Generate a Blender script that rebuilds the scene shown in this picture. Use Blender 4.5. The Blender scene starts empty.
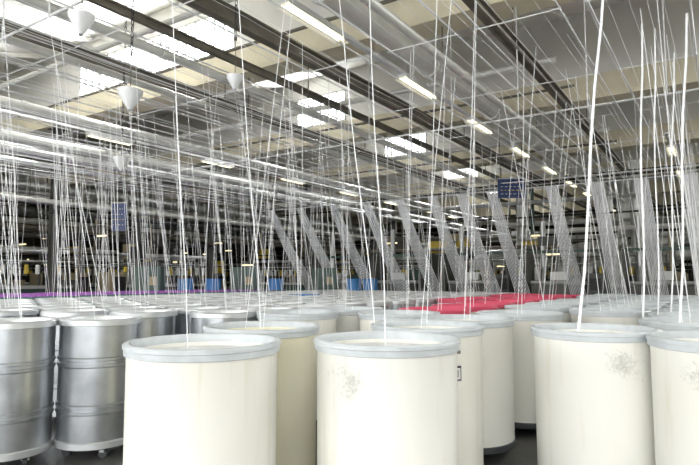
import bpy, math, random
from mathutils import Vector, Matrix
R = random.Random(7)
S = bpy.context.scene
try:
    S.view_settings.view_transform = 'Standard'
except Exception: pass

# ---------------- camera (hall axes: X across, Y along the hall) ------------
YAW = math.radians(33.5)
CH = 1.56
F = 560.0
HOR = 278.0
cs, sn = math.cos(YAW), math.sin(YAW)
cd = bpy.data.cameras.new('camera'); cam = bpy.data.objects.new('camera', cd)
S.collection.objects.link(cam); S.camera = cam
cam.location = (0, 0, CH)
cam.rotation_euler = (math.radians(90)+math.atan((HOR-232.5)/F), 0, YAW)
cd.sensor_width = 36; cd.lens = F/699*36; cd.clip_end = 300

def P(px, d):            # floor position from picture column and depth (planning helper)
    cx = (px-349.5)*d/F
    return (cs*cx - sn*d, sn*cx + cs*d)
def depth(x, y): return -sn*x + cs*y
def pxof(x, y):
    d = depth(x, y)
    return 349.5 + F*(cs*x+sn*y)/d if d > .1 else 9999

# ---------------- materials ----------------
def mat(name, col, rough=.5, metal=0, noise=0, nscale=4, emit=None, estr=0, col2=None, bump=0):
    m = bpy.data.materials.new(name); m.use_nodes = True
    nt = m.node_tree; b = nt.nodes['Principled BSDF']
    b.inputs['Base Color'].default_value = (*col, 1)
    b.inputs['Roughness'].default_value = rough
    b.inputs['Metallic'].default_value = metal
    if noise or col2:
        tc = nt.nodes.new('ShaderNodeTexCoord'); n = nt.nodes.new('ShaderNodeTexNoise')
        n.inputs['Scale'].default_value = nscale; n.inputs['Detail'].default_value = 5
        nt.links.new(tc.outputs['Object'], n.inputs['Vector'])
        r = nt.nodes.new('ShaderNodeValToRGB')
        c2 = col2 or tuple(max(0, c*(1-noise)) for c in col)
        r.color_ramp.elements[0].position = .38; r.color_ramp.elements[1].position = .62
        r.color_ramp.elements[0].color = (*c2, 1); r.color_ramp.elements[1].color = (*col, 1)
        nt.links.new(n.outputs['Fac'], r.inputs['Fac']); nt.links.new(r.outputs['Color'], b.inputs['Base Color'])
        if bump:
            bp = nt.nodes.new('ShaderNodeBump'); bp.inputs['Strength'].default_value = bump
            nt.links.new(n.outputs['Fac'], bp.inputs['Height']); nt.links.new(bp.outputs['Normal'], b.inputs['Normal'])
    if emit:
        b.inputs['Emission Color'].default_value = (*emit, 1)
        b.inputs['Emission Strength'].default_value = estr
    return m

def plastic_mat(name, lo, hi, scuff=False):
    m = mat(name, hi, .38)
    nt = m.node_tree; b = nt.nodes['Principled BSDF']
    tc = nt.nodes.new('ShaderNodeTexCoord')
    oi = nt.nodes.new('ShaderNodeObjectInfo')
    wm = nt.nodes.new('ShaderNodeMath'); wm.operation = 'MULTIPLY'; wm.inputs[1].default_value = 40
    nt.links.new(oi.outputs['Random'], wm.inputs[0])
    def noise(scale, detail, rough=.5, vec=None):
        n = nt.nodes.new('ShaderNodeTexNoise'); n.noise_dimensions = '4D'
        n.inputs['Scale'].default_value = scale; n.inputs['Detail'].default_value = detail; n.inputs['Roughness'].default_value = rough
        nt.links.new(vec or tc.outputs['Object'], n.inputs['Vector']); nt.links.new(wm.outputs[0], n.inputs['W'])
        return n
    n1 = noise(1.3, 2)
    r1 = nt.nodes.new('ShaderNodeValToRGB')
    r1.color_ramp.elements[0].color = (*lo, 1); r1.color_ramp.elements[1].color = (*hi, 1)
    r1.color_ramp.elements[0].position = .3; r1.color_ramp.elements[1].position = .65
    nt.links.new(n1.outputs['Fac'], r1.inputs['Fac'])
    last = r1.outputs['Color']
    # faint vertical drip stains
    mp = nt.nodes.new('ShaderNodeMapping'); mp.inputs['Scale'].default_value = (13, 13, 1.1)
    nt.links.new(tc.outputs['Object'], mp.inputs['Vector'])
    n4 = noise(1, 4, .5, mp.outputs['Vector'])
    d4 = nt.nodes.new('ShaderNodeMapRange'); d4.inputs[1].default_value = .58; d4.inputs[2].default_value = .76; d4.inputs[4].default_value = .42
    nt.links.new(n4.outputs['Fac'], d4.inputs[0])
    m4 = nt.nodes.new('ShaderNodeMixRGB'); m4.inputs[2].default_value = (.66, .61, .45, 1)
    nt.links.new(d4.outputs[0], m4.inputs[0]); nt.links.new(last, m4.inputs[1]); last = m4.outputs[0]
    if scuff:   # worn grime patch on one side of the can
        n2 = noise(55, 15, .8)
        n5 = noise(7, 3)
        vd = nt.nodes.new('ShaderNodeVectorMath'); vd.operation = 'DISTANCE'; vd.inputs[1].default_value = (.42, 0, 1.0)
        nt.links.new(tc.outputs['Object'], vd.inputs[0])
        c = nt.nodes.new('ShaderNodeMapRange'); c.inputs[1].default_value = .21; c.inputs[2].default_value = .03
        c.inputs[3].default_value = -.24; c.inputs[4].default_value = .03
        nt.links.new(vd.outputs['Value'], c.inputs[0])
        ad = nt.nodes.new('ShaderNodeMath'); ad.operation = 'ADD'
        nt.links.new(n2.outputs['Fac'], ad.inputs[0]); nt.links.new(c.outputs[0], ad.inputs[1])
        s5 = nt.nodes.new('ShaderNodeMath'); s5.operation = 'MULTIPLY_ADD'; s5.inputs[1].default_value = .5; s5.inputs[2].default_value = -.25
        nt.links.new(n5.outputs['Fac'], s5.inputs[0])
        ad2 = nt.nodes.new('ShaderNodeMath'); ad2.operation = 'ADD'
        nt.links.new(ad.outputs[0], ad2.inputs[0]); nt.links.new(s5.outputs[0], ad2.inputs[1])
        a = nt.nodes.new('ShaderNodeMapRange'); a.inputs[1].default_value = .42; a.inputs[2].default_value = .60; a.inputs[4].default_value = .62
        nt.links.new(ad2.outputs[0], a.inputs[0])
        mx = nt.nodes.new('ShaderNodeMixRGB'); mx.inputs[2].default_value = (.40, .40, .36, 1)
        nt.links.new(a.outputs[0], mx.inputs[0]); nt.links.new(last, mx.inputs[1]); last = mx.outputs[0]
    nt.links.new(last, b.inputs['Base Color'])
    return m

M = dict(
 plastic=plastic_mat('can_plastic', (.86,.845,.76), (.90,.895,.85)),
 plastic_s=plastic_mat('can_plastic_scuffed', (.87,.86,.79), (.90,.895,.855), True),
 plastic_y=plastic_mat('can_plastic_aged', (.82,.76,.53), (.87,.84,.68)),
 rimgrey=mat('rim_grey', (.58, .62, .645), .4, noise=.12, nscale=9),
 content=mat('sliver_fibre', (.86, .87, .86), .9, noise=.12, nscale=12, bump=.4),
 basedark=mat('base_rubber', (.05, .055, .06), .6),
 galv=mat('galvanised_steel', (.54, .565, .60), .28, .85, noise=.25, nscale=3.5),
 galvrim=mat('galvanised_rim', (.66, .68, .70), .35, .6),
 red=mat('red_fibre', (.62, .035, .09), .7, noise=.25, nscale=8),
 redrim=mat('red_rim', (.66, .08, .15), .5),
 purple=mat('purple_fibre', (.36, .12, .48), .7, noise=.3, nscale=8),
 green=mat('dark_green_fibre', (.03, .14, .10), .7),
 blue=mat('blue_plastic', (.05, .22, .54), .45),
 label=mat('label_white', (.80, .80, .78), .6), ink=mat('label_ink', (.03, .03, .04), .6),
 sliver=mat('sliver_white', (.90, .91, .93), .8),
 creel=mat('creel_paint', (.72, .73, .74), .4, .1),
 pipe=mat('pipe_grey', (.66, .66, .63), .35, .2, noise=.15, nscale=2),
 steel=mat('rail_steel', (.21, .19, .15), .5, .1, noise=.3, nscale=3),
 dark=mat('dark_machine', (.025, .025, .025), .5, noise=.4, nscale=2),
 mid=mat('grey_machine', (.10, .10, .09), .5, noise=.3, nscale=2),
 beige=mat('beige_machine', (.38, .32, .20), .5, noise=.15, nscale=2),
 greenm=mat('green_machine', (.07, .12, .10), .5, noise=.2, nscale=2),
 silver=mat('duct_silver', (.62, .63, .63), .35, .6, noise=.2, nscale=3),
 conc=mat('beam_paint', (.74, .68, .52), .8, noise=.1, nscale=1.5),
 roof=mat('roof_paint', (.82, .81, .77), .85, noise=.08, nscale=.8),
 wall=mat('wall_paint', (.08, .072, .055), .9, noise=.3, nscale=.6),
 floor=mat('floor_concrete', (.12, .12, .115), .45, noise=.35, nscale=1.2),
 tube=mat('fluorescent_tube', (1, 1, .9), .5, emit=(1, .90, .60), estr=2.0),
 lamp=mat('small_lamp', (1, 1, .9), .5, emit=(1, .82, .45), estr=1.6),
 yellow=mat('yellow_paint', (.65, .48, .06), .5),
 frame=mat('window_frame', (.50, .50, .47), .5),
 signblue=mat('sign_blue', (.01, .03, .12), .4),
)

# ---------------- mesh builder ----------------
class MB:
    def __init__(s): s.v = []; s.f = []; s.m = []; s.mats = []
    def mi(s, k):
        if k not in s.mats: s.mats.append(k)
        return s.mats.index(k)
    def box(s, x0, x1, y0, y1, z0, z1, k):
        b = len(s.v); i = s.mi(k)
        s.v += [(x0,y0,z0),(x1,y0,z0),(x1,y1,z0),(x0,y1,z0),(x0,y0,z1),(x1,y0,z1),(x1,y1,z1),(x0,y1,z1)]
        for q in ((0,3,2,1),(4,5,6,7),(0,1,5,4),(1,2,6,5),(2,3,7,6),(3,0,4,7)):
            s.f.append(tuple(b+j for j in q)); s.m.append(i)
    def quad(s, pts, k):
        b = len(s.v); s.v += [tuple(p) for p in pts]; s.f.append(tuple(range(b, b+len(pts)))); s.m.append(s.mi(k))
    def path(s, pts, r, k, n=6, caps=True, flat=1.0):
        i = s.mi(k); pts = [Vector(p) for p in pts]; b = len(s.v); L = len(pts)
        rr = r if isinstance(r, (list, tuple)) else [r]*L
        for j, p in enumerate(pts):
            t = (pts[min(j+1, L-1)]-pts[max(j-1, 0)]).normalized()
            up = Vector((0,0,1)) if abs(t.z) < .9 else Vector((0,1,0))
            a = t.cross(up).normalized(); c = a.cross(t)
            for q in range(n):
                th = 2*math.pi*q/n
                s.v.append(tuple(p + a*math.cos(th)*rr[j] + c*math.sin(th)*rr[j]*flat))
        for j in range(L-1):
            for q in range(n):
                q2 = (q+1) % n
                s.f.append((b+j*n+q, b+j*n+q2, b+(j+1)*n+q2, b+(j+1)*n+q)); s.m.append(i)
        if caps:
            s.f.append(tuple(b+q for q in range(n))[::-1]); s.m.append(i)
            s.f.append(tuple(b+(L-1)*n+q for q in range(n))); s.m.append(i)
    def lathe(s, prof, k, n=48, c=(0,0,0)):   # prof: [(r,z,mat?)]
        b = len(s.v)
        for p in prof:
            for q in range(n):
                th = 2*math.pi*q/n
                s.v.append((c[0]+p[0]*math.cos(th), c[1]+p[0]*math.sin(th), c[2]+p[1]))
        for j in range(len(prof)-1):
            kk = prof[j][2] if len(prof[j]) > 2 else k
            i = s.mi(kk)
            for q in range(n):
                q2 = (q+1) % n
                s.f.append((b+j*n+q, b+j*n+q2, b+(j+1)*n+q2, b+(j+1)*n+q)); s.m.append(i)
    def mesh(s, name, smooth=False):
        me = bpy.data.meshes.new(name); me.from_pydata(s.v, [], s.f)
        for k in s.mats: me.materials.append(M[k])
        me.polygons.foreach_set('material_index', s.m)
        if smooth:
            me.polygons.foreach_set('use_smooth', [True]*len(me.polygons))
            try: me.set_sharp_from_angle(angle=math.radians(38))
            except Exception: pass
        me.update(); return me
    def obj(s, name, smooth=False, loc=(0,0,0), rz=0):
        return put(name, s.mesh(name, smooth), loc, rz)
def put(name, me, loc=(0,0,0), rz=0):
    o = bpy.data.objects.new(name, me); S.collection.objects.link(o)
    o.location = loc; o.rotation_euler = (0, 0, rz); return o

# ---------------- room shell ----------------
X0, X1, Y0, Y1 = -36, 9, -9, 48
PER, YB = 5.8, 2.7
ZV, ZR = 6.4, 8.1
ZB = 5.8   # underside of the cross beams
def roofz(y):
    t = ((y-YB)/PER) % 1.0
    return ZV + (ZR-ZV)*t
BEAMS = [YB+k*PER for k in range(-2, 8)]
b = MB(); b.box(X0, X1, Y0, Y1, -.2, 0, 'floor'); b.obj('floor')
b = MB()
k0 = math.floor((Y0-YB)/PER); k1 = math.ceil((Y1-YB)/PER)
def glzof(k):
    if k < 0: return [(-33,-27), (-22.5,-17.5), (-14.5,-8.6), (2,7)]
    if k == 0: return [(-14.5,-8.6), (2,7)]
    return [(-11.5,-9.6), (3,6)]
WZ0, WZ1 = ZV+.08, ZV+1.05
for k in range(k0, k1):
    ya, yb = YB+k*PER, YB+(k+1)*PER
    b.quad([(X0,ya,ZV),(X1,ya,ZV),(X1,yb,ZR),(X0,yb,ZR)], 'roof')
    b.quad([(X0,ya,ZV+.12),(X0,yb,ZR+.12),(X1,yb,ZR+.12),(X1,ya,ZV+.12)], 'roof')
    for xr in [X0+2.2*i for i in range(21)]:
        b.quad([(xr,ya,ZV-.12),(xr+.12,ya,ZV-.12),(xr+.12,yb,ZR-.12),(xr,yb,ZR-.12)], 'roof')
        b.quad([(xr,ya,ZV-.12),(xr,yb,ZR-.12),(xr,yb,ZR),(xr,ya,ZV)], 'roof')
        b.quad([(xr+.12,ya,ZV-.12),(xr+.12,yb,ZR-.12),(xr+.12,yb,ZR),(xr+.12,ya,ZV)], 'roof')
    xs = X0
    for g in sorted(glzof(k)):
        b.box(xs, g[0], yb-.04, yb+.04, ZV, ZR, 'roof'); xs = g[1]
        b.box(g[0], g[1], yb-.04, yb+.04, WZ1, ZR, 'roof'); b.box(g[0], g[1], yb-.04, yb+.04, ZV, WZ0, 'roof')
    b.box(xs, X1, yb-.04, yb+.04, ZV, ZR, 'roof')
b.obj('ceiling')
b = MB()
for y in BEAMS:
    if y < Y0 or y > Y1: continue
    b.box(X0, X1, y-.2, y+.2, ZB+.08, ZV+.02, 'conc')
    b.box(X0, X1, y-.3, y+.3, ZB, ZB+.1, 'conc')
b.obj('trim_roof_beams')
n = 0
for k in range(k0, k1):
    yb = YB+(k+1)*PER
    if yb > Y1: continue
    for g in glzof(k):
        b = MB(); z0, z1 = WZ0, WZ1
        N = max(2, int((g[1]-g[0])/.3))
        for i in range(N+1):
            x = g[0]+(g[1]-g[0])*i/N
            b.box(x-.025, x+.025, yb-.05, yb+.05, z0, z1, 'frame')
        for z in (z0, z1): b.box(g[0], g[1], yb-.05, yb+.05, z-.03, z+.03, 'frame')
        n += 1; b.obj('window_%d' % n)
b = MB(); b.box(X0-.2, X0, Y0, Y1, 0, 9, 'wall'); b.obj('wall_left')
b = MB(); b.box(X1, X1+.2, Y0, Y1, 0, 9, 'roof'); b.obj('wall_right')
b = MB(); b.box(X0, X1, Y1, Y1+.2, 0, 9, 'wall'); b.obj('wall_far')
b = MB(); b.box(X0, X1, Y0-.2, Y0, 0, 1.6, 'roof'); b.box(X0, X1, Y0-.2, Y0, 5.4, 9, 'roof')
for i in range(10): b.box(X0+4.9*i, X0+4.9*i+.9, Y0-.2, Y0, 1.6, 5.4, 'roof')
b.obj('wall_near')
b = MB()
b.box(-.1, .1, -.012, .012, 0, ZB, 'mid'); b.box(-.1, -.08, -.1, .1, 0, ZB, 'mid'); b.box(.08, .1, -.1, .1, 0, ZB, 'mid')
b.box(-.2, .2, -.2, .2, 0, .03, 'mid'); b.box(-.2,.2,-.2,.2,ZB-.03,ZB,'mid')
cm = b.mesh('hall_column')
for x in (-15.6, -25.6):
    for k in range(1, 8): put('hall_column', cm, (x, YB+k*PER, 0))

# ---------------- sliver cans ----------------
H = 1.2
def caster(b, x, y):
    b.path([(x-.018,y,.04),(x+.018,y,.04)], .04, 'basedark', 12)
    b.box(x-.03, x+.03, y-.02, y+.02, .05, .1, 'galvrim')
def plastic_can(rim, cont, label=False, body='plastic', r=.42):
    b = MB()
    b.lathe([(.02,.09,'basedark'),(r-.01,.09,'basedark'),(r+.004,.10,'basedark'),(r+.004,.145,'basedark'),(r-.005,.15,body),(r-.002,H*.5,body),
             (r,H-.07,body),(r+.002,H-.066,rim),(r+.014,H-.062,rim),(r+.016,H-.03,rim),(r+.022,H-.026,rim),(r+.022,H-.008,rim),(r+.012,H,rim),(r-.012,H,rim),
             (r-.02,H-.012,rim),(r-.02,H-.05,body),(r-.02,H-.10,cont)], body, 72)
    b.lathe([(r-.02,H-.10),(r-.06,H-.07),(r-.12,H-.065),(r-.16,H-.075),(r-.22,H-.065),(r-.28,H-.075),(.08,H-.065),(.01,H-.08)], cont, 48)
    for i in range(4): 
        a = math.pi/4+i*math.pi/2; caster(b, .3*math.cos(a), .3*math.sin(a))
    if label:
        def patch(t0, t1, z0, z1, k, e):
            N = 6
            for i in range(N):
                a0 = t0+(t1-t0)*i/N; a1 = t0+(t1-t0)*(i+1)/N; rr = r+e
                b.quad([(rr*math.cos(a0),rr*math.sin(a0),z0),(rr*math.cos(a1),rr*math.sin(a1),z0),(rr*math.cos(a1),rr*math.sin(a1),z1),(rr*math.cos(a0),rr*math.sin(a0),z1)], k)
        patch(-.16,.16,.82,.95,'label',.004); patch(-.14,.14,.92,.935,'ink',.006); patch(-.14,.14,.83,.84,'ink',.006)
        patch(-.14,-.125,.83,.935,'ink',.006); patch(.125,.14,.83,.935,'ink',.006)
        for j in range(9): patch(-.1+j*.022,-.09+j*.022,.855,.905,'ink',.006)
        for j in range(14): patch(-.14+j*.02,-.128+j*.02,1.02,1.042,'ink',.005)
    return b.mesh('sliver_can', True)
def metal_can(cont, rim='galvrim', r=.335):
    b = MB()
    pr = [(.02,.09,'basedark'),(r,.09,'basedark'),(r+.012,.10,'galvrim'),(r+.012,.15,'galvrim'),(r,.16,'galv')]
    for z in (.40, .455, .80, .855):
        pr += [(r,z-.018,'galv'),(r+.010,z-.008,'galv'),(r+.010,z+.008,'galv'),(r,z+.018,'galv')]
    pr += [(r,H-.06,rim),(r+.018,H-.055,rim),(r+.018,H-.012,rim),(r+.008,H,rim),(r-.01,H,rim),(r-.018,H-.012,rim),(r-.018,H-.06,'galv'),(r-.018,H-.09,cont)]
    b.lathe(pr, 'galv', 64)
    b.lathe([(r-.018,H-.09),(r-.06,H-.055),(r-.14,H-.065),(r-.2,H-.055),(.01,H-.07)], cont, 40)
    b.box(-.006,.006,r-.004,r+.006,.16,H-.06,'galvrim')
    for i in range(4):
        a = math.pi/4+i*math.pi/2; caster(b, .24*math.cos(a), .24*math.sin(a))
    return b.mesh('metal_sliver_can', True)
pc = plastic_can('rimgrey', 'content'); pcl = plastic_can('rimgrey', 'content', True)
pcs = plastic_can('rimgrey', 'content', body='plastic_s'); pcy = plastic_can('rimgrey', 'content', body='plastic_y')
pcr = plastic_can('redrim', 'red', r=.41); pcg = plastic_can('rimgrey', 'content', r=.415)
mc = metal_can('content'); mcg = metal_can('green', 'green'); mcp = metal_can('purple', 'purple'); mcb = metal_can('content', 'blue')
cans = []
def add(kind, me, x, y, r, rz=None):
    cans.append((x, y, r, kind))
    put(kind, me, (x, y, 0), R.uniform(0, 6.28) if rz is None else rz)
facecam = lambda x, y: math.atan2(-y, -x)
for px, d, me_, off in [(206,3.28,pc,2.0),(386,3.44,pcs,-.55),(591,4.15,pcs,.5),(723,3.46,pcs,-.25),(263,4.35,pcy,0),(426,4.45,pcl,.46),(464,5.2,pc,1),(518,6.0,pc,2)]:
    x, y = P(px, d)
    add('sliver_can', me_, x, y, .43, facecam(x, y)+off)
for px, d in [(103,5.22),(16,4.9)]:
    x, y = P(px, d); add('metal_sliver_can', mc, x, y, .35)
x = -13.8
row = 0
while x < 3.4:
    metal = x < -4.2
    step = .77 if metal else .90
    y = (.35 if row % 2 else 0) - 1
    while y < 14.2:
        xx, yy = x+R.uniform(-.02,.02), y+R.uniform(-.02,.02); y += step
        d = depth(xx, yy); px = pxof(xx, yy)
        if d < 4.6 or px < -90 or px > 830 or d > 18: continue
        if d < 5.75 and px < 590: continue
        if d < 6.7 and 480 < px < 600: continue
        r = .36 if metal else .438
        if any((xx-c[0])**2+(yy-c[1])**2 < (r+c[2]-.005)**2 for c in cans): continue
        if metal:
            if x < -11.4: add('metal_sliver_can', mcp, xx, yy, r)
            elif x < -10.4: add('metal_sliver_can', mcg, xx, yy, r)
            elif -7.7 < x < -6.9 and yy > 8: add('metal_sliver_can', mcb if R.random() < .4 else mc, xx, yy, r)
            else: add('metal_sliver_can', mc, xx, yy, r)
        elif x < -2.6 and yy > 6.0: add('sliver_can', pcr, xx, yy, r)
        else: add('sliver_can', pcg, xx, yy, r)
    x += (.77 if metal else .90); row += 1

# ---------------- overhead creel + slivers ----------------
ZC = 3.95
lines = [.6, -.5, -1.5, -2.5, -3.6, -5.2, -6.1, -7.0, -8.1, -9.3, -10.6, -12.0, -13.3]
YE = 15.0
b = MB()
for lx in lines:
    for o in (-.38, .38): b.path([(lx+o,-3,ZC+.06),(lx+o,YE+.4,ZC+.06)], .009, 'creel', 6)
    yy = -2.6
    while yy < YE+.3:
        b.path([(lx-.40,yy,ZC+.04),(lx+.40,yy,ZC+.04)], .006, 'creel', 5)
        yy += 1.93
    for yy in BEAMS[1:5]:
        b.path([(lx,yy,ZC+.05),(lx,yy,ZB)], .009, 'creel', 4)
for yy in BEAMS[1:5]:
    b.path([(-13.8,yy,ZC+.08),(1.2,yy,ZC+.08)], .014, 'creel', 6)
b.path([(-13.8,YE+.1,ZC+.02),(1.2,YE+.1,ZC+.02)], .02, 'creel', 6)
b.obj('overhead_sliver_creel')

b = MB()
def strand(pts, r=.0045): b.path(pts, r, 'sliver', 4, False)
for lx in lines:
    ns = 8 if lx < -5 else 6
    for j in range(ns):
        ox = lx-.36+.72*j/(ns-1); oz = R.uniform(-.05, .12)
        ys = R.uniform(-3, 7) if j % 2 else R.uniform(-3, 1)
        pts = [(ox+R.uniform(-.02,.02), ys+(YE-ys)*t/8, ZC+oz+(-.03 if t % 2 else .01)) for t in range(9)]
        strand(pts, .0029 if lx < -5 else .0024)
    for j in range(10):
        ox = lx-.14+.28*j/9
        zz = ZC+R.uniform(-.03,.03)
        strand([(ox,YE,zz),(lx+.05+(ox-lx)*1.0,YE+.9+j*.02,2.6),(lx+.12+(ox-lx)*1.3,YE+2.3+j*.03,.95)], .0140)
for (cx_, cy_, r, kind) in cans:
    dd = depth(cx_, cy_)
    if dd < 4.2: continue
    for q in range(2 if dd < 8 else R.choice([1,1,2])):
        lx = min(lines, key=lambda l: abs(l-cx_+R.uniform(-.2,.2)))
        gx = cx_+max(-.3,min(.3,lx-cx_+(-.15 if q else .15))); gy = cy_-.22+R.uniform(-.25,.25)
        sx, sy = cx_+R.uniform(-.1,.1), cy_+R.uniform(-.1,.1)
        mid = ((sx+gx)/2+R.uniform(-.015,.015), (sy+gy)/2+R.uniform(-.02,.02), 2.5)
        strand([(sx,sy,H-.06), mid, (gx,gy,ZC+.03)], .0032 if dd < 7 else .0038)
def P3(px, d, z): x, y = P(px, d); return (x, y, z)
for a_, c_, rr in [((190,3.28),(158,3.4),.0035),((262,4.35),(232,4.3),.0045),((375,4.4),(338,4.6),.0045),((385,3.44),(368,3.9),.0035),((575,4.15),(616,4.25),.010),((640,5.4),(652,5.2),.009),((655,5.6),(665,5.3),.007),((676,4.9),(699,5.0),.010),((668,6.2),(684,5.9),.008)]:
    p0 = Vector(P3(a_[0], a_[1], H-.07)); p1 = Vector(P3(c_[0], c_[1], ZC+.05))
    pts = [p0.lerp(p1, t/6)+Vector((.015*math.sin(t*1.3), .01*math.cos(t*1.7), 0))*(0 < t < 6) for t in range(7)]
    b.path(pts, rr, 'sliver', 6, False, flat=.35)
b.obj('sliver_strands')

# ---------------- overhead services ----------------
def service(name, x, z, r, key, y0=-8.5, y1=42, n=14, box=None):
    b = MB()
    if box: 
        w, h = box
        b.box(x-w/2, x+w/2, y0, y1, z+h/2-.03, z+h/2, key); b.box(x-w/2, x+w/2, y0, y1, z-h/2, z-h/2+.03, key); b.box(x-.012, x+.012, y0, y1, z-h/2, z+h/2, key)
    else:
        b.path([(x,y0,z),(x,y1,z)], r, key, n)
        yy = y0+2
        while yy < y1: b.path([(x,yy-.05,z),(x,yy+.05,z)], r*1.14, key, n); yy += 2.9
    for yy in BEAMS:
        if y0 < yy < y1: b.path([(x,yy,z),(x,yy,ZB)], .012, 'steel', 5)
    b.obj(name, True)
service('steam_pipe', -3.75, 4.95, .17, 'pipe')
service('steel_rail', -5.7, 5.3, 0, 'steel', box=(.16,.24))
service('steel_rail', -8.9, 5.35, 0, 'steel', box=(.14,.22))
service('steel_rail', -2.55, 5.2, 0, 'steel', box=(.14,.18))
service('steel_rail', -7.2, 5.5, 0, 'steel', box=(.08,.14))
service('steam_pipe', -6.6, 4.8, .07, 'pipe'); service('steam_pipe', -10.6, 4.7, .11, 'pipe'); service('steam_pipe', -3.2, 4.7, .06, 'pipe')
service('steam_pipe', -12.0, 4.45, .12, 'pipe'); service('steam_pipe', -8.2, 4.9, .06, 'pipe')
# cross pipes carried on the rails
for i, (yy, r_, k_) in enumerate([(5.6,.05,'pipe'),(6.9,.03,'steel'),(10.6,.06,'pipe'),(12.2,.03,'steel'),(16.6,.07,'pipe'),(18.0,.04,'steel'),(22.6,.07,'pipe')]):
    b = MB(); b.path([(-14.5,yy,5.57+r_),(-2.4,yy,5.57+r_)], r_, k_, 10)
    for xx in (-12.8,-10.2,-7.6,-5.0): b.path([(xx-.05,yy,5.57+r_),(xx+.05,yy,5.57+r_)], r_*1.25, k_, 10)
    b.obj('cross_pipe', True)
for i, (x_, z_, r_, k_) in enumerate([(-13.4,4.5,.1,'silver'),(-14.2,3.5,.07,'pipe'),(-14.8,4.9,.16,'silver'),(-17,3.9,.12,'pipe'),(-19,4.6,.2,'silver'),(-21,3.4,.1,'steel'),(-23,4.9,.15,'silver'),(-24.5,4.0,.12,'pipe'),(-28,4.8,.25,'silver')]):
    service('ventilation_duct' if r_ > .13 else 'steam_pipe', x_, z_, r_, k_, y0=-4)
def fluor(x, y, z, L=1.5, key='tube'):
    b = MB()
    b.box(-.09,.09,-L/2,L/2,.03,.08,'creel')
    b.quad([(-.09,-L/2,.03),(-.12,-L/2,-.01),(-.12,L/2,-.01),(-.09,L/2,.03)], 'creel'); b.quad([(.09,-L/2,.03),(.12,-L/2,-.01),(.12,L/2,-.01),(.09,L/2,.03)], 'creel')
    for o in (-.045,.045): b.path([(o,-L/2+.03,0),(o,L/2-.03,0)], .02, key, 8)
    b.obj('fluorescent_light', True, (x, y, z))
def trunking(x, y0, y1, z):
    b = MB(); b.box(x-.04,x+.04,y0,y1,z,z+.06,'creel')
    for yy in BEAMS:
        if y0 < yy < y1: b.path([(x,yy,z+.05),(x,yy,ZB)], .008, 'steel', 4)
    b.obj('lighting_trunking')
trunking(-4.4, -6, 36, 5.03); trunking(-12.6, 0, 34, 5.08); trunking(-20, 0, 36, 4.48); trunking(-1.0, 16, 44, 5.18)
for i in range(12): fluor(-4.4, -3.9+3.1*i+.4, 4.95, 1.3)
for i in range(9): fluor(-12.6, 1+3.6*i, 5.0, 1.2)
for i in range(7): fluor(-20, 4+4.5*i, 4.4, 1.2); fluor(-1.0, 18+4*i, 5.1, 1.2)

def funnel(px, py, d, s=1.0):
    x, y = P(px, d); z = CH+(HOR-py)*d/F
    b = MB(); b.lathe([(.02,-.16*s),(.13*s,.02*s),(.135*s,.06*s),(.12*s,.06*s),(.02*s,.0)], 'creel', 20)
    top = roofz(y)-z-.02
    b.path([(0,0,0),(0,0,.5)], .006, 'steel', 4)
    zz = .45
    while zz < top-.05:
        o = .012 if int(zz/.07) % 2 else 0
        b.path([(-.012+o,-o,zz),(-.016+o,-o,zz+.05),(0,0,zz+.075)], .007, 'dark', 4); b.path([(.012-o,o,zz),(.016-o,o,zz+.05),(0,0,zz+.075)], .007, 'dark', 4)
        zz += .07
    b.path([(0,0,zz-.02),(0,0,top)], .007, 'dark', 4)
    b.obj('sliver_funnel', True, (x, y, z))
for a in [(72,12,4.6,.8),(125,92,6.0,1.0),(232,75,6.2,.7),(118,160,9,1.0)]: funnel(*a)

def sign(px, py, d, w, h):
    x, y = P(px, d); z = CH+(HOR-py)*d/F
    b = MB(); b.box(-w/2,w/2,-.02,.02,-h/2,h/2,'signblue')
    b.box(-w/2-.02,w/2+.02,-.03,.03,h/2,h/2+.03,'frame')
    for j in range(4):
        c = -w*.4
        while c < w*.36:
            l = R.uniform(.03,.12)*w; b.box(c,c+l,-.026,-.02,h*.3-j*h*.19-.015,h*.3-j*h*.19,'frame' if j != 2 else 'yellow'); c += l+.05
    for o in (-w*.4,w*.4): b.path([(o,0,h/2),(o,0,roofz(y)-z-.02)], .01, 'steel', 4)
    b.obj('hanging_sign', False, (x, y, z), YAW*.9)
sign(513,188,14.5,.7,.5); sign(118,217,15,.4,.75)

# ---------------- background machinery ----------------
def spinning_frame(L, body, top):
    b = MB()
    b.box(-L/2,L/2,-.35,.35,.12,.75,body); b.box(-L/2+.1,L/2-.1,-.45,.45,.0,.12,'dark')
    b.box(-L/2,L/2,-.22,.22,.75,1.25,top); b.box(-L/2,L/2,-.3,.3,1.25,1.34,'silver')
    b.box(-L/2-.5,-L/2,-.45,.45,0,1.75,'beige'); b.box(-L/2-.45,-L/2-.05,-.46,-.45,.9,1.6,'dark')
    b.box(L/2,L/2+.3,-.42,.42,0,1.5,body)
    nb = int(L/.16)
    for i in range(nb):
        x = -L/2+.1+i*(L-.2)/nb
        b.lathe([(.012,.78),(.03,.8),(.035,1.0),(.012,1.1)], 'sliver' if i % 5 else 'beige', 6, (x,-.32,0))
        if i % 2 == 0: b.lathe([(.01,1.95),(.06,1.93),(.06,1.68),(.01,1.66)], 'content' if i % 3 else 'yellow', 8, (x,-.2,0))
    x = -L/2
    while x <= L/2+.01:
        b.box(x-.025,x+.025,-.03,.03,1.34,2.35,'mid'); b.box(x-.02,x+.02,-.45,.45,2.0,2.04,'mid'); x += L/6
    for yy in (-.42,-.2,.2,.42): b.path([(-L/2,yy,2.05),(L/2,yy,2.05)], .018, 'pipe', 6)
    b.path([(-L/2,0,2.35),(L/2,0,2.35)], .06, 'silver', 8)
    return b.mesh('spinning_frame', False)
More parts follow.
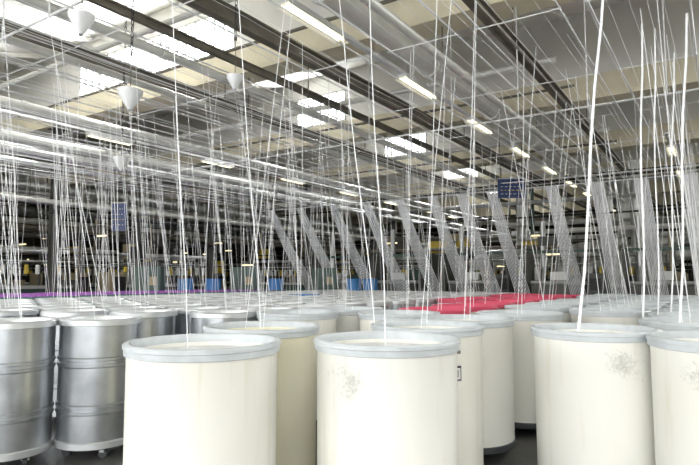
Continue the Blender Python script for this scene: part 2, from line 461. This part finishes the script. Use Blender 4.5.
def drawing_frame(body):
    b = MB()
    b.box(-.9,.9,-.4,.4,0,1.05,body); b.box(-.8,.8,-.3,.3,1.05,1.35,'mid'); b.box(-.85,.85,-.42,-.40,.2,.85,'dark')
    b.box(.9,1.3,-.35,.35,0,1.7,body); b.box(.95,1.25,-.36,-.35,1.2,1.55,'dark')
    for i in range(4): b.path([(-.8,-.3+.2*i,1.42),(.8,-.3+.2*i,1.42)], .055, 'silver', 10)
    b.box(-.95,-.9,-.5,.5,0,2.4,'mid'); b.box(1.3,1.35,-.5,.5,0,2.4,'mid'); b.box(-.95,1.35,-.05,.05,2.35,2.43,'greenm')
    b.path([(-.6,.3,1.3),(-.6,.5,1.9),(-.6,.5,3.4)], .09, 'silver', 10)
    b.box(-.2,.3,-.35,-.2,1.5,1.75,'label')
    return b.mesh('drawing_frame', False)
def cabinet():
    b = MB()
    b.box(-.4,.4,-.25,.25,.08,1.9,'greenm'); b.box(-.38,.38,-.23,.23,0,.08,'dark')
    b.box(-.37,-.01,-.265,-.25,.15,1.83,'greenm'); b.box(.01,.37,-.265,-.25,.15,1.83,'greenm')
    b.box(-.06,-.03,-.29,-.265,.95,1.1,'dark'); b.box(.08,.3,-.275,-.265,1.35,1.6,'beige')
    for j in range(5): b.box(-.32,-.08,-.27,-.265,.3+j*.06,.32+j*.06,'dark')
    return b.mesh('control_cabinet')
def drum():
    b = MB()
    b.lathe([(.01,0),(.28,0),(.29,.02),(.285,.28),(.3,.3),(.285,.32),(.285,.58),(.3,.6),(.285,.62),(.285,.86),(.295,.88),(.28,.88),(.27,.86),(.01,.86)], 'blue', 24)
    for v in range(len(b.v)): b.v[v] = (b.v[v][0]*.85, b.v[v][1]*.85, b.v[v][2]*1.75)
    return b.mesh('blue_drum', True)
sf = [spinning_frame(5.2,'mid','greenm'), spinning_frame(4.2,'beige','dark'), spinning_frame(5.2,'dark','mid')]
df = [drawing_frame('mid'), drawing_frame('beige'), drawing_frame('greenm')]
cb = cabinet(); dm = drum()
for x_ in (-12.6,-9.8,-7,-4.2,-1.4,1.4):
    put('drawing_frame', df[R.randrange(3)], (x_, YE+3.2, 0), 0)
for j, yy in enumerate([20.5, 24, 28, 33, 38]):
    xx = -24
    while xx < 6:
        put('spinning_frame', R.choice(sf), (xx+R.uniform(-.2,.2), yy, 0), 0 if R.random() < .6 else math.pi)
        xx += 6.6
for j, xx in enumerate([-16.8, -19.5, -22.5, -28.5, -31]):
    for yy in (2, 9.2, 16.2-(.5 if j==0 else 0)):
        put('spinning_frame', R.choice(sf), (xx, yy+R.uniform(-.2,.2)-2.0, 0), math.pi/2)
for px, d in [(354,18.4),(370,18.5),(214,17.3),(276,17.6),(186,17.2)]:
    x, y = P(px, d); put('blue_drum', dm, (x, y, 0))
for px, d in [(150,16.6),(245,17.6),(420,22.4),(595,22.4),(325,19.2)]:
    x, y = P(px, d); put('control_cabinet', cb, (x, y, 0), YAW+R.uniform(-.1,.1))
b = MB()
for i in range(70):
    z = R.uniform(2.2, 5.4); y = R.uniform(18.5, 40); xa = R.uniform(-30,-4); xb = xa+R.uniform(5, 16)
    b.path([(xa,y,z),(min(xb,8),y,z)], R.uniform(.02,.09), R.choice(['dark','steel','pipe','mid','silver','dark']), 8)
for i in range(210):
    if R.random() < .6: x, y = R.uniform(-30, 7), R.uniform(18.3, 40)
    else: x, y = R.uniform(-32, -14.2), R.uniform(-2, 20)
    r_ = R.choice([.015,.02,.03,.05,.08]); k_ = R.choice(['dark','dark','steel','mid','beige','pipe','greenm'])
    top = R.choice([ZB-.3, 4.2, 3.4, 2.8])
    b.path([(x,y,0),(x,y,top)], r_, k_, 8)
    if R.random() < .75: 
        z = R.uniform(1.6,3.6); w = R.uniform(.15,.5); z = min(z, top-.2); b.box(x-w,x+w,y-.1,y+.1,z,z+R.uniform(.1,.6),R.choice(['dark','mid','beige','greenm','silver','dark','yellow','mid','mid','mid']))
for i in range(46):
    x = R.uniform(-32,-14); ya = R.uniform(-4, 8); z = R.uniform(2.1,5.2)
    b.path([(x,ya,z),(x,ya+R.uniform(5,14),z)], R.uniform(.02,.08), R.choice(['dark','steel','pipe','mid','silver']), 8)
for i in range(30):
    x = R.uniform(-32,-16.4); y = R.uniform(0,18); z = R.uniform(2.1,5.0)
    b.path([(x,y,z),(x+R.uniform(2,5),y,z)], R.uniform(.02,.08), R.choice(['dark','steel','pipe','mid']), 8)
for i in range(50):
    if i % 2: x, y = R.uniform(-26, 3), R.uniform(19, 36)
    else: x, y = R.uniform(-30, -15), R.uniform(2, 20)
    z = R.uniform(2.0, 3.2); b.box(x-.25,x+.25,y-.03,y+.03,z,z+.05,'lamp'); b.box(x-.28,x+.28,y-.05,y+.05,z+.05,z+.09,'mid')
    b.path([(x,y,z+.08),(x,y,0)], .015, 'mid', 5)
b.obj('pipe_rack', True)
for px, d, s in [(535,21.5,1),(560,22.5,1.1),(575,20,.8),(470,24,1),(612,24,1.2),(650,22,1),(640,27,1.3)]:
    x, y = P(px, d); b = MB()
    pts = [(0,0,0),(0,0,1.4*s)]+[(1.1*s*(1-math.cos(t)),0,1.4*s+1.1*s*math.sin(t)) for t in [math.pi/2*i/8 for i in range(1,9)]]+[(2.0*s,0,2.55*s),(2.4*s,0,2.8*s),(2.6*s,0,3.2*s),(2.6*s,0,ZB-.1)]
    b.path(pts, .26*s, 'silver', 18)
    for p in ((0,0,.6*s),(0,0,1.2*s)): b.path([(0,0,p[2]-.03),(0,0,p[2]+.03)], .3*s, 'silver', 18)
    b.obj('extraction_duct', True, (x, y, 0), YAW+R.uniform(-.3,.3))

# ---------------- lights ----------------
w = bpy.data.worlds.new('sky'); S.world = w; w.use_nodes = True
bg = w.node_tree.nodes['Background']; bg.inputs[0].default_value = (.90,.95,1,1); bg.inputs[1].default_value = 2.4
def area(name, loc, rot, sx, sy, p, col=(1,1,1)):
    l = bpy.data.lights.new(name, 'AREA'); l.shape = 'RECTANGLE'; l.size = sx; l.size_y = sy; l.energy = p; l.color = col
    o = bpy.data.objects.new(name, l); S.collection.objects.link(o); o.location = loc; o.rotation_euler = rot
area('near_wall_fill', (-8, Y0+.1, 3.5), (math.radians(97),0,0), 36, 3.6, 2500, (1,.995,.985))  # added fill lamp along the unseen near wall, brightens can fronts and roof risers
for k in range(-2, 6):
    yb = YB+(k+1)*PER
    for g in glzof(k):
        area('roof_window_daylight', ((g[0]+g[1])/2, yb+.12, (WZ0+WZ1)/2), (math.radians(-84),0,0), g[1]-g[0]-.1, .9, 140*(g[1]-g[0]), (.97,.99,1))
